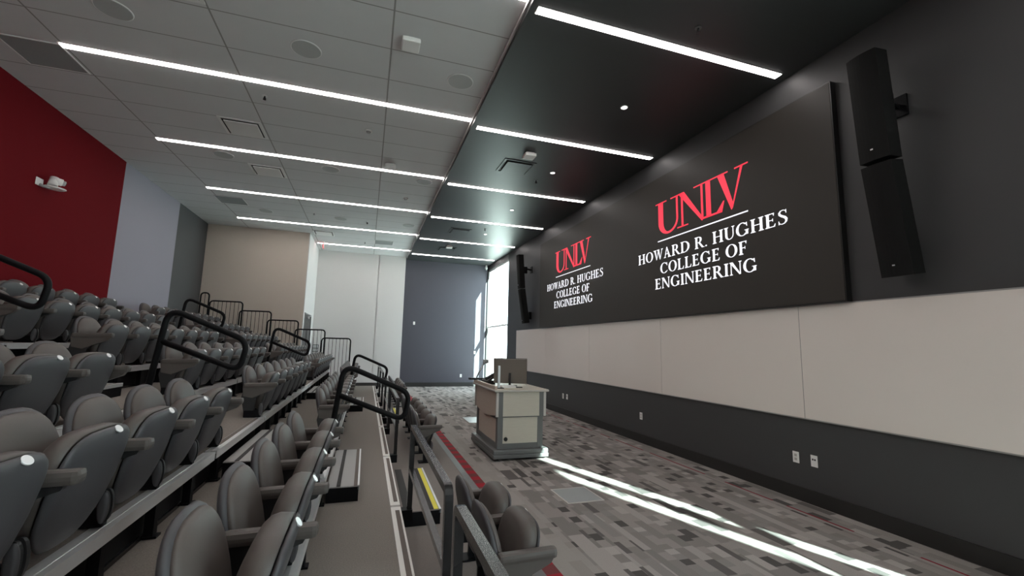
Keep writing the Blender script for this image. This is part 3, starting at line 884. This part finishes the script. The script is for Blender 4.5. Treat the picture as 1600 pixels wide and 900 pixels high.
def lettering(name, text, y_left, y_right, z0, cap, m, caps=None, T_=T, t_=TH_, space=.06):
    """text runs towards -Y on the screen face"""
    polys = []; xcur = 0; words = [[]]
    for i, ch in enumerate(text):
        if ch == ' ': words.append([])
        sc = 1.16 if (caps and i in caps) else 1.0
        L, wd = glyph(ch, T_, t_)
        for p in L: words[-1].append([(xcur + q[0] * sc, q[1] * sc) for q in p])
        xcur += wd * sc + (space if ch != ' ' else 0)
    polys = [p for wd_ in words for p in wd_]
    tot = max(q[0] for p in polys for q in p); mn = min(q[0] for p in polys for q in p)
    sx = (y_left - y_right) / (tot - mn)
    MT = Matrix(((0, 0, -1, -.0005), (-1, 0, 0, 0), (0, 1, 0, 0), (0, 0, 0, 1)))
    for wd_ in words:
      bm = bmesh.new()
      for p in wd_:
        q = [(-(y_left - (x_ - mn) * sx - sy), z0 + yv * cap - SZ0) for x_, yv in p]
        area = sum(q[i][0] * q[(i + 1) % len(q)][1] - q[(i + 1) % len(q)][0] * q[i][1] for i in range(len(q)))
        if area < 0: q = q[::-1]
        prism(bm, q, MT, .0022)
      obj(name, bm, m, scr, fix=True)

def unlv(yl, yr, z0, cap):
    """U N L V joined at the shoulders"""
    def fs(x0, x1, y=.966): return G_rect(x0, x1, y, y + .034)
    polys = [G_rect(.127, .36, .35, 1), fs(0, .53), G_rect(.95, 1.03, .35, 1), fs(.71, 1.27)]
    polys += arc(.578, .35, .452, .39, .219, .325, 180, 270) + arc(.578, .35, .452, .39, .372, .325, 270, 360)
    polys += [G_rect(1.165, 1.245, 0, .95), fs(.98, 1.44, 0), [(1.06, 1), (1.30, 1), (2.035, .02), (1.97, -.03)], G_rect(1.955, 2.03, .0, 1), fs(1.69, 2.42)]
    polys += [G_rect(2.14, 2.31, 0, 1), G_rect(1.97, 2.68, 0, .05), [(2.77, .28), (2.73, .28), (2.5, .045), (2.68, 0)]]
    polys += [fs(2.40, 2.91), [(2.55, 1), (2.77, 1), (3.045, .12), (2.98, -.03)], [(2.98, -.03), (3.03, .02), (3.385, 1), (3.31, 1)], fs(3.12, 3.53)]
    tot = max(q[0] for p in polys for q in p); mn = min(q[0] for p in polys for q in p)
    sx = (yl - yr) / (tot - mn)
    bm = bmesh.new()
    MT = Matrix(((0, 0, -1, -.0005), (-1, 0, 0, 0), (0, 1, 0, 0), (0, 0, 0, 1)))
    for p in polys:
        q = [(-(yl - (x_ - mn) * sx - sy), z0 + yv * cap - SZ0) for x_, yv in p]
        area = sum(q[i][0] * q[(i + 1) % len(q)][1] - q[(i + 1) % len(q)][0] * q[i][1] for i in range(len(q)))
        if area < 0: q = q[::-1]
        prism(bm, q, MT, .0022)
    o = obj('red_lettering', bm, M['red_led'], scr, fix=True); return o

SC = .9917
def SYc(y): return y * SC
def SZc(z): return CAM.z + (z - CAM.z) * SC
for off, far in ((0, False), (4.26, True)):
    unlv(SYc(6.205 + off), SYc(4.262 + off), SZc(3.525), (SZc(4.075) - SZc(3.525)))
    bm = bmesh.new(); box(bm, -.0022, 0, SYc(4.296 + off) - sy, SYc(6.166 + off) - sy, SZc(3.408) - SZ0, SZc(3.426) - SZ0); obj('divider_line', bm, M['white_led'], scr)
    c = .172
    lettering('white_lettering', 'HOWARD R. HUGHES', SYc(6.735 + off), SYc(3.745 + off), SZc(3.108), c, M['white_led'])
    lettering('white_lettering', 'COLLEGE OF', SYc(6.115 + off), SYc(4.345 + off), SZc(2.86), c, M['white_led'])
    lettering('white_lettering', 'ENGINEERING', SYc(6.262 + off), SYc(4.205 + off), SZc(2.612), c, M['white_led'])

# ------------------------------------------------------------ wall speakers
def column_speaker(y, label):
    root = thing('column_speaker', label, 'loudspeaker', (XR, y, 2.3), 'column speakers beside the screen')
    W = .125; D = .17
    def cab(zb, h, xc, tilt, par):
        """cabinet with a bowed front; base at zb, front face around xc, tilt leans the top away from the wall"""
        R = Matrix.Translation((xc, 0, zb)) @ Matrix.Rotation(-tilt, 4, 'Y')
        pr = [(D * .5, -W), (D * .5, W), (-D * .28, W)]
        for k in range(9):
            a = k / 8; pr.append((-D * .28 - D * .26 * math.sin(math.pi * (0.18 + .64 * a)) , W - 2 * W * a))
        pr.append((-D * .28, -W))
        bm = bmesh.new(); prism(bm, pr, R, h)
        o = obj('speaker_cabinet', bm, M['spk'], par, fix=True)
        bm = bmesh.new()
        prism(bm, [(-.010, -.006), (.010, -.006), (.010, .006), (-.010, .006)], R @ Matrix(((0, 0, -1, -D * .53), (1, 0, 0, -.0), (0, 1, 0, .10), (0, 0, 0, 1))), .006)
        obj('maker_badge', bm, M['tag'], o, fix=True)
        return o
    cab(.0, 1.02, -.17, math.radians(8.5), root)
    cab(1.04, 1.01, -.325, math.radians(4.0), root)
    bm = bmesh.new(); box(bm, -.02, 0, -.08, .08, 1.52, 1.72); tube(bm, [(-.02, 0, 1.62), (-.12, .0, 1.64), (-.26, 0, 1.60)], .025, 8); box(bm, -.30, -.16, -.06, .06, 1.50, 1.70)
    obj('wall_bracket', bm, M['black'], root)
    boxo('lower_bracket', M['black'], root, -.08, 0, -.05, .05, .12, .34)
column_speaker(2.57, 'tall black column speaker on the wall, near end of the screen')
column_speaker(12.35, 'tall black column speaker on the wall, far end of the screen')

# ------------------------------------------------------------ wall plates
def outlet(loc, face, label, kind='duplex'):
    root = thing('wall_outlet', label, 'outlet', loc, 'white wall plates', rot=(0, 0, face))
    boxo('cover_plate', M['white_plastic'], root, -.007, 0, -.037, .037, -.06, .06, bev=.002)
    bm = bmesh.new()
    if kind == 'data':
        for a in (-1, 1): box(bm, -.009, -.002, a * .012 - .008, a * .012 + .008, .006, .024)
        obj('data_jack', bm, M['black_soft'], root)
    elif kind == 'switch':
        box(bm, -.011, -.002, -.017, .017, -.033, .033); obj('rocker', bm, M['trim_white'], root)
    else:
        for a in (-1, 1):
            box(bm, -.0085, -.002, -.015, .015, a * .021 - .014, a * .021 + .014)
        obj('socket', bm, M['edge'], root)
outlet((XR, 3.858, .45), 0, 'white outlet plate low on the charcoal wall, nearest the camera')
outlet((XR, 3.645, .455), 0, 'white data plate with two black jacks low on the charcoal wall', 'data')
outlet((XR, 6.793, .45), 0, 'white outlet plate alone in the middle of the charcoal wall')
outlet((XR, 10.02, .435), 0, 'white outlet plate low behind the lectern, left of a pair')
outlet((XR, 9.80, .44), 0, 'white data plate low behind the lectern, right of a pair', 'data')
outlet((1.716, YF, 2.42 - 1.0), math.pi / 2, 'white switch plate at mid height on the dark far wall', 'switch') if False else None
outlet((1.716, YF, 2.42), math.pi / 2, 'white switch plate high on the dark far wall', 'switch')
outlet((3.633, YF, .416), math.pi / 2, 'white outlet plate low on the dark far wall')
outlet((4.165, YF, 1.33), math.pi / 2, 'white switch plate beside the sunlit patch on the dark far wall', 'switch')
# boxed panel on the far white wall corner
r = thing('wall_panel_box', 'small grey framed box on the white wall behind the guard rails', 'wall box', (-1.73, YF, 1.39))
boxo('box_body', M['grille'], r, -.10, .10, -.04, 0, -.13, .13, bev=.004)
bm = bmesh.new()
for a in (-1, 1): box(bm, a * .10, a * .085, -.046, -.03, -.13, .13); box(bm, -.085, .085, -.046, -.03, a * .13, a * .115)
box(bm, -.085, .085, -.046, -.03, -.01, .01)
obj('box_frame', bm, M['rail'], r)
# door in the return wall
d = thing('door_1', 'dark door in the white return wall beside the seating', 'door', (XA, (DY0 + DY1) / 2, 0)); d['kind'] = 'structure'
hy = (DY1 - DY0) / 2
boxo('door_leaf', M['door'], d, -.018, -.004, -hy + .05, hy - .05, .0, DZ - .05)
bm = bmesh.new(); box(bm, -.018, .012, -hy, -hy + .05, 0, DZ); box(bm, -.018, .012, hy - .05, hy, 0, DZ); box(bm, -.018, .012, -hy + .05, hy - .05, DZ - .05, DZ)
obj('door_frame', bm, M['grey_trim'], d)
bm = bmesh.new(); box(bm, -.004, .05, -.25, .05, DZ - .16, DZ - .10, bev=.006); tube(bm, [(.03, -.2, DZ - .1), (.09, .1, DZ - .07), (.01, .3, DZ - .04)], .008, 6); obj('door_closer', bm, M['silver'], d)
# exit sign hanging from the ceiling
r = thing('exit_sign', 'thin red exit sign hanging from the ceiling near the white wall', 'exit sign', (-1.60, 16.0, ZC))
boxo('sign_blade', M['exit'], r, -.012, .012, -.15, .15, -.20, -.03)
boxo('sign_mount', M['trim_white'], r, -.03, .03, -.17, .17, -.03, 0)
bm = bmesh.new()
def exit_letters(bm):
    xs = 0
    L = {'E': [(0, .02, 0, .1), (.02, .06, 0, .02), (.02, .055, .04, .06), (.02, .06, .08, .1)], 'I': [(0, .02, 0, .1)], 'T': [(.025, .045, 0, .08), (0, .07, .08, .1)]}
    for ch in 'EXIT':
        if ch == 'X':
            for p in (([(0, 0), (.022, 0), (.07, .1), (.048, .1)]), ([(.048, 0), (.07, 0), (.022, .1), (0, .1)])):
                prism(bm, [(q[0] + xs - .115, q[1] - .165) for q in p], Matrix(((0, 0, 1, .012), (1, 0, 0, 0), (0, 1, 0, 0), (0, 0, 0, 1))), .002)
            xs += .085
        else:
            for a0, a1, b0, b1 in L[ch]: box(bm, .012, .014, xs + a0 - .115, xs + a1 - .115, b0 - .165, b1 - .165)
            xs += {'E': .075, 'I': .035, 'T': .07}[ch]
exit_letters(bm)
obj('sign_letters', bm, M['white_plastic'], r)
# tracking camera on the red wall
r = thing('tracking_camera', 'white conference camera on a bracket on the red wall', 'camera', (XL, 8.05, 3.82))
boxo('wall_plate', M['white_plastic'], r, 0, .012, -.16, -.02, -.055, .055, bev=.003)
bm = bmesh.new(); tube(bm, [(.01, -.09, -.035), (.05, -.07, -.055), (.09, -.01, -.05)], .020, 10); obj('bracket_arm', bm, M['silver'], r)
bm = bmesh.new(); pad(bm, .13, .10, .022, .020, Matrix.Translation((.11, .05, -.035)) @ Matrix.Rotation(.9, 4, 'Z'), n=2.4, taper=.0, pf=2.4, pb=5); obj('camera_base', bm, M['white_plastic'], r)
bm = bmesh.new(); cyl(bm, (.10, .03, .06), (0, .2, 1), .058, .13, 24, .050); cyl(bm, (.13, .06, .075), (.75, .66, -.12), .052, .10, 24); o = obj('camera_head', bm, M['white_plastic'], r)
bm = bmesh.new(); cyl(bm, (.178, .102, .066), (.75, .66, -.12), .043, .04, 24, .036); l = obj('lens_barrel', bm, M['silver'], o)
bm = bmesh.new(); cyl(bm, (.196, .118, .063), (.75, .66, -.12), .024, .010, 20); obj('lens', bm, M['black_soft'], l)

# ------------------------------------------------------------ floor boxes
for x, y, sx_, sy_, lab in ((2.30, 4.60, .20, .22, 'square metal floor box lid in the carpet near the sun streaks'), (2.38, 9.62, .22, .36, 'bright metal floor box lid in the carpet beyond the lectern')):
    r = thing('floor_box', lab, 'floor box', (x, y, 0), 'floor box lids')
    boxo('lid', M['silver'] if y > 6 else M['grille2'], r, -sx_, sx_, -sy_, sy_, 0, .004)
    bm = bmesh.new()
    for a in (-1, 1): box(bm, a * sx_, a * (sx_ + .014), -sy_ - .014, sy_ + .014, 0, .006); box(bm, -sx_, sx_, a * sy_, a * (sy_ + .014), 0, .006)
    obj('lid_rim', bm, M['edge'], r)

# ------------------------------------------------------------ lectern
LX, LY = 2.20, 6.83
lec = thing('lectern', 'pale wood and grey teaching lectern on the carpet before the whiteboard', 'lectern', (LX, LY, 0))
hx, hy = .35, .62
bm = bmesh.new(); box(bm, -hx - .07, hx + .07, -hy - .07, hy + .07, .03, .085, bev=.012); box(bm, -hx - .065, hx + .065, -hy - .065, hy + .065, .085, .15, bev=.016)
obj('plinth', bm, M['grey_trim'], lec)
for a in (-1, 1):
    for b_ in (-1, 1):
        bm = bmesh.new(); cyl(bm, (a * (hx + .01), b_ * (hy + .01), .024), (1, 0, 0), .024, .03, 14); obj('caster', bm, M['black_soft'], lec)
def frame_side(name, zb, zt, dx, dy, post, m_post, parent):
    bm = bmesh.new()
    for a in (-1, 1):
        for b_ in (-1, 1):
            x0, x1 = sorted((a * dx, a * (dx - post))); y0, y1 = sorted((b_ * dy, b_ * (dy - post)))
            box(bm, x0, x1, y0, y1, zb, zt, bev=.006)
    return obj(name, bm, m_post, parent)
low = frame_side('lower_frame', .15, .60, hx, hy, .085, M['grey_trim'], lec)
bm = bmesh.new(); box(bm, -hx + .004, hx - .004, -hy + .004, hy - .004, .15, .225); box(bm, -hx + .01, hx - .01, -hy + .01, hy - .01, .55, .60); obj('lower_rail', bm, M['grey_trim'], low)
pn = boxo('lower_panel', M['maple'], lec, -hx + .05, hx - .085, -hy + .006, hy - .03, .225, .585)
bm = bmesh.new(); cyl(bm, (-.22, -hy + .004, .285), (0, 1, 0), .028, .016, 20); obj('cable_port', bm, M['black_soft'], pn)
# curved audience-side panels
def bowed(name, x_edge, bulge, y0, y1, zb, zt, m, sag=0.0):
    bm = bmesh.new(); N = 16; top = []; bot = []
    for th in (0.0, .02):
        rt_, rb = [], []
        for k in range(N + 1):
            t = k / N; yy = y0 + (y1 - y0) * t; xx = -x_edge - bulge * math.sin(math.pi * t) + th
            rt_.append(bm.verts.new((xx, yy, zt))); rb.append(bm.verts.new((xx, yy, zb - sag * math.sin(math.pi * t))))
        top.append(rt_); bot.append(rb)
    for k in range(N):
        f = bm.faces.new((bot[0][k], top[0][k], top[0][k + 1], bot[0][k + 1])); f.smooth = False
        bm.faces.new((bot[1][k + 1], top[1][k + 1], top[1][k], bot[1][k]))
        bm.faces.new((top[0][k], top[1][k], top[1][k + 1], top[0][k + 1])); bm.faces.new((bot[0][k + 1], bot[1][k + 1], bot[1][k], bot[0][k]))
    for k in (0, N): bm.faces.new((bot[0][k], bot[1][k], top[1][k], top[0][k]))
    return obj(name, bm, m, lec, fix=True)
bowed('front_panel_lower', hx - .02, .012, -hy + .085, hy - .085, .225, .59, M['maple_dk'])
ux, uy = hx + .035, hy + .035
upf = frame_side('upper_frame', .60, .945, ux, uy, .040, M['edge'], lec)
for a in (-1, 1):
    for b_ in (-1, 1):
        bm = bmesh.new()
        x0, x1 = sorted((a * (ux - .03), a * (ux - .105))); y0, y1 = sorted((b_ * (uy - .004), b_ * (uy - .06)))
        box(bm, x0, x1, y0, y1, .602, .945)
        obj('corner_post', bm, M['grey_trim'], upf)
boxo('upper_panel', M['maple'], lec, -ux + .05, ux - .05, -uy + .008, uy - .02, .605, .945)
bowed('front_panel_upper', ux - .02, .018, -uy + .04, uy - .05, .62, .94, M['maple_dk'], sag=.06)
tp = boxo('worktop', M['maple'], lec, -ux - .03, ux + .03, -uy - .03, uy + .03, .95, .985, bev=.012)
boxo('worktop_edge', M['edge'], tp, -ux - .034, ux + .034, -uy - .034, uy + .034, .955, .978, bev=.008)
boxo('privacy_ledge', M['maple_dk'], lec, -ux - .026, -ux + .012, -uy + .0, uy + .02, .984, 1.035, bev=.008)
# things on the lectern
ZT = .985
mon = thing('monitor', 'flat monitor seen from behind on the lectern', 'monitor', (2.19, 6.72, ZT), rot=(0, 0, math.radians(68)))
Rm = Matrix.Translation((0, 0, .235)) @ Matrix.Rotation(math.radians(-14), 4, 'Y')
bm = bmesh.new(); box(bm, -.018, .010, -.262, .262, -.20, .195, mtx=Rm, bev=.006); obj('back_shell', bm, M['monitor'], mon)
bm = bmesh.new(); box(bm, .010, .016, -.267, .267, -.205, .20, mtx=Rm, bev=.002); obj('screen_face', bm, M['black_soft'], mon)
bm = bmesh.new(); box(bm, -.08, .08, -.11, .11, 0, .012, bev=.004); tube(bm, [(-.02, 0, .01), (-.045, 0, .10), (-.02, 0, .2)], .018, 8); obj('monitor_stand', bm, M['black_soft'], mon)
r = thing('document_camera', 'slim silver upright column camera at the near edge of the lectern', 'camera', (1.90, 6.36, ZT))
boxo('column', M['silver'], r, -.018, .018, -.014, .014, 0, .33, bev=.004)
boxo('camera_base', M['black_soft'], r, -.03, .07, -.05, .05, 0, .012, bev=.003)
r = thing('paper_stack', 'low white stack of paper on the lectern top', 'paper', (2.08, 6.50, ZT))
boxo('sheets', M['white_plastic'], r, -.11, .11, -.09, .09, 0, .028, bev=.002)
r = thing('remote_control', 'small black remote beside the white papers', 'remote', (2.24, 6.42, ZT)); boxo('remote_body', M['black_soft'], r, -.05, .05, -.018, .018, 0, .014, bev=.004)
r = thing('desk_phone', 'black desk phone on the middle of the lectern', 'phone', (1.97, 7.08, ZT + .034), rot=(0, 0, .3))
bm = bmesh.new(); box(bm, -.10, .10, -.10, .10, .02, .05, mtx=Matrix.Rotation(math.radians(-26), 4, 'Y') @ Matrix.Translation((0, 0, .03)), bev=.008); obj('phone_body', bm, M['black_soft'], r)
bm = bmesh.new(); box(bm, -.10, .10, -.10, -.05, .06, .10, mtx=Matrix.Rotation(math.radians(-26), 4, 'Y') @ Matrix.Translation((0, 0, .03)), bev=.014); obj('handset', bm, M['black_soft'], r)
bm = bmesh.new(); box(bm, -.05, .05, -.07, .07, -.034, .03); obj('phone_foot', bm, M['black_soft'], r)
r = thing('gooseneck_microphone', 'slim angled microphone arm at the far end of the lectern', 'microphone', (1.84, 7.38, 1.036))
bm = bmesh.new(); box(bm, -.16, .10, -.05, .05, 0, .03, bev=.012); obj('microphone_base', bm, M['black_soft'], r)
bm = bmesh.new(); tube(bm, round_path([(-.03, 0, .03), (.02, 0, .14), (.10, 0, .28)], .05, 4), .012, 8); obj('gooseneck', bm, M['silver'], r)
bm = bmesh.new(); box(bm, .08, .17, -.03, .03, .27, .34, bev=.01); obj('microphone_head', bm, M['silver'], r)
bm = bmesh.new(); cyl(bm, (0, 0, .03), (0, 0, 1), .012, .06, 12)
cu = obj('marker_pen', bm, M['white_plastic']); cu.location = (2.53, 6.90, ZT); tag(cu, 'white marker pen standing upright on the lectern corner', 'pen')
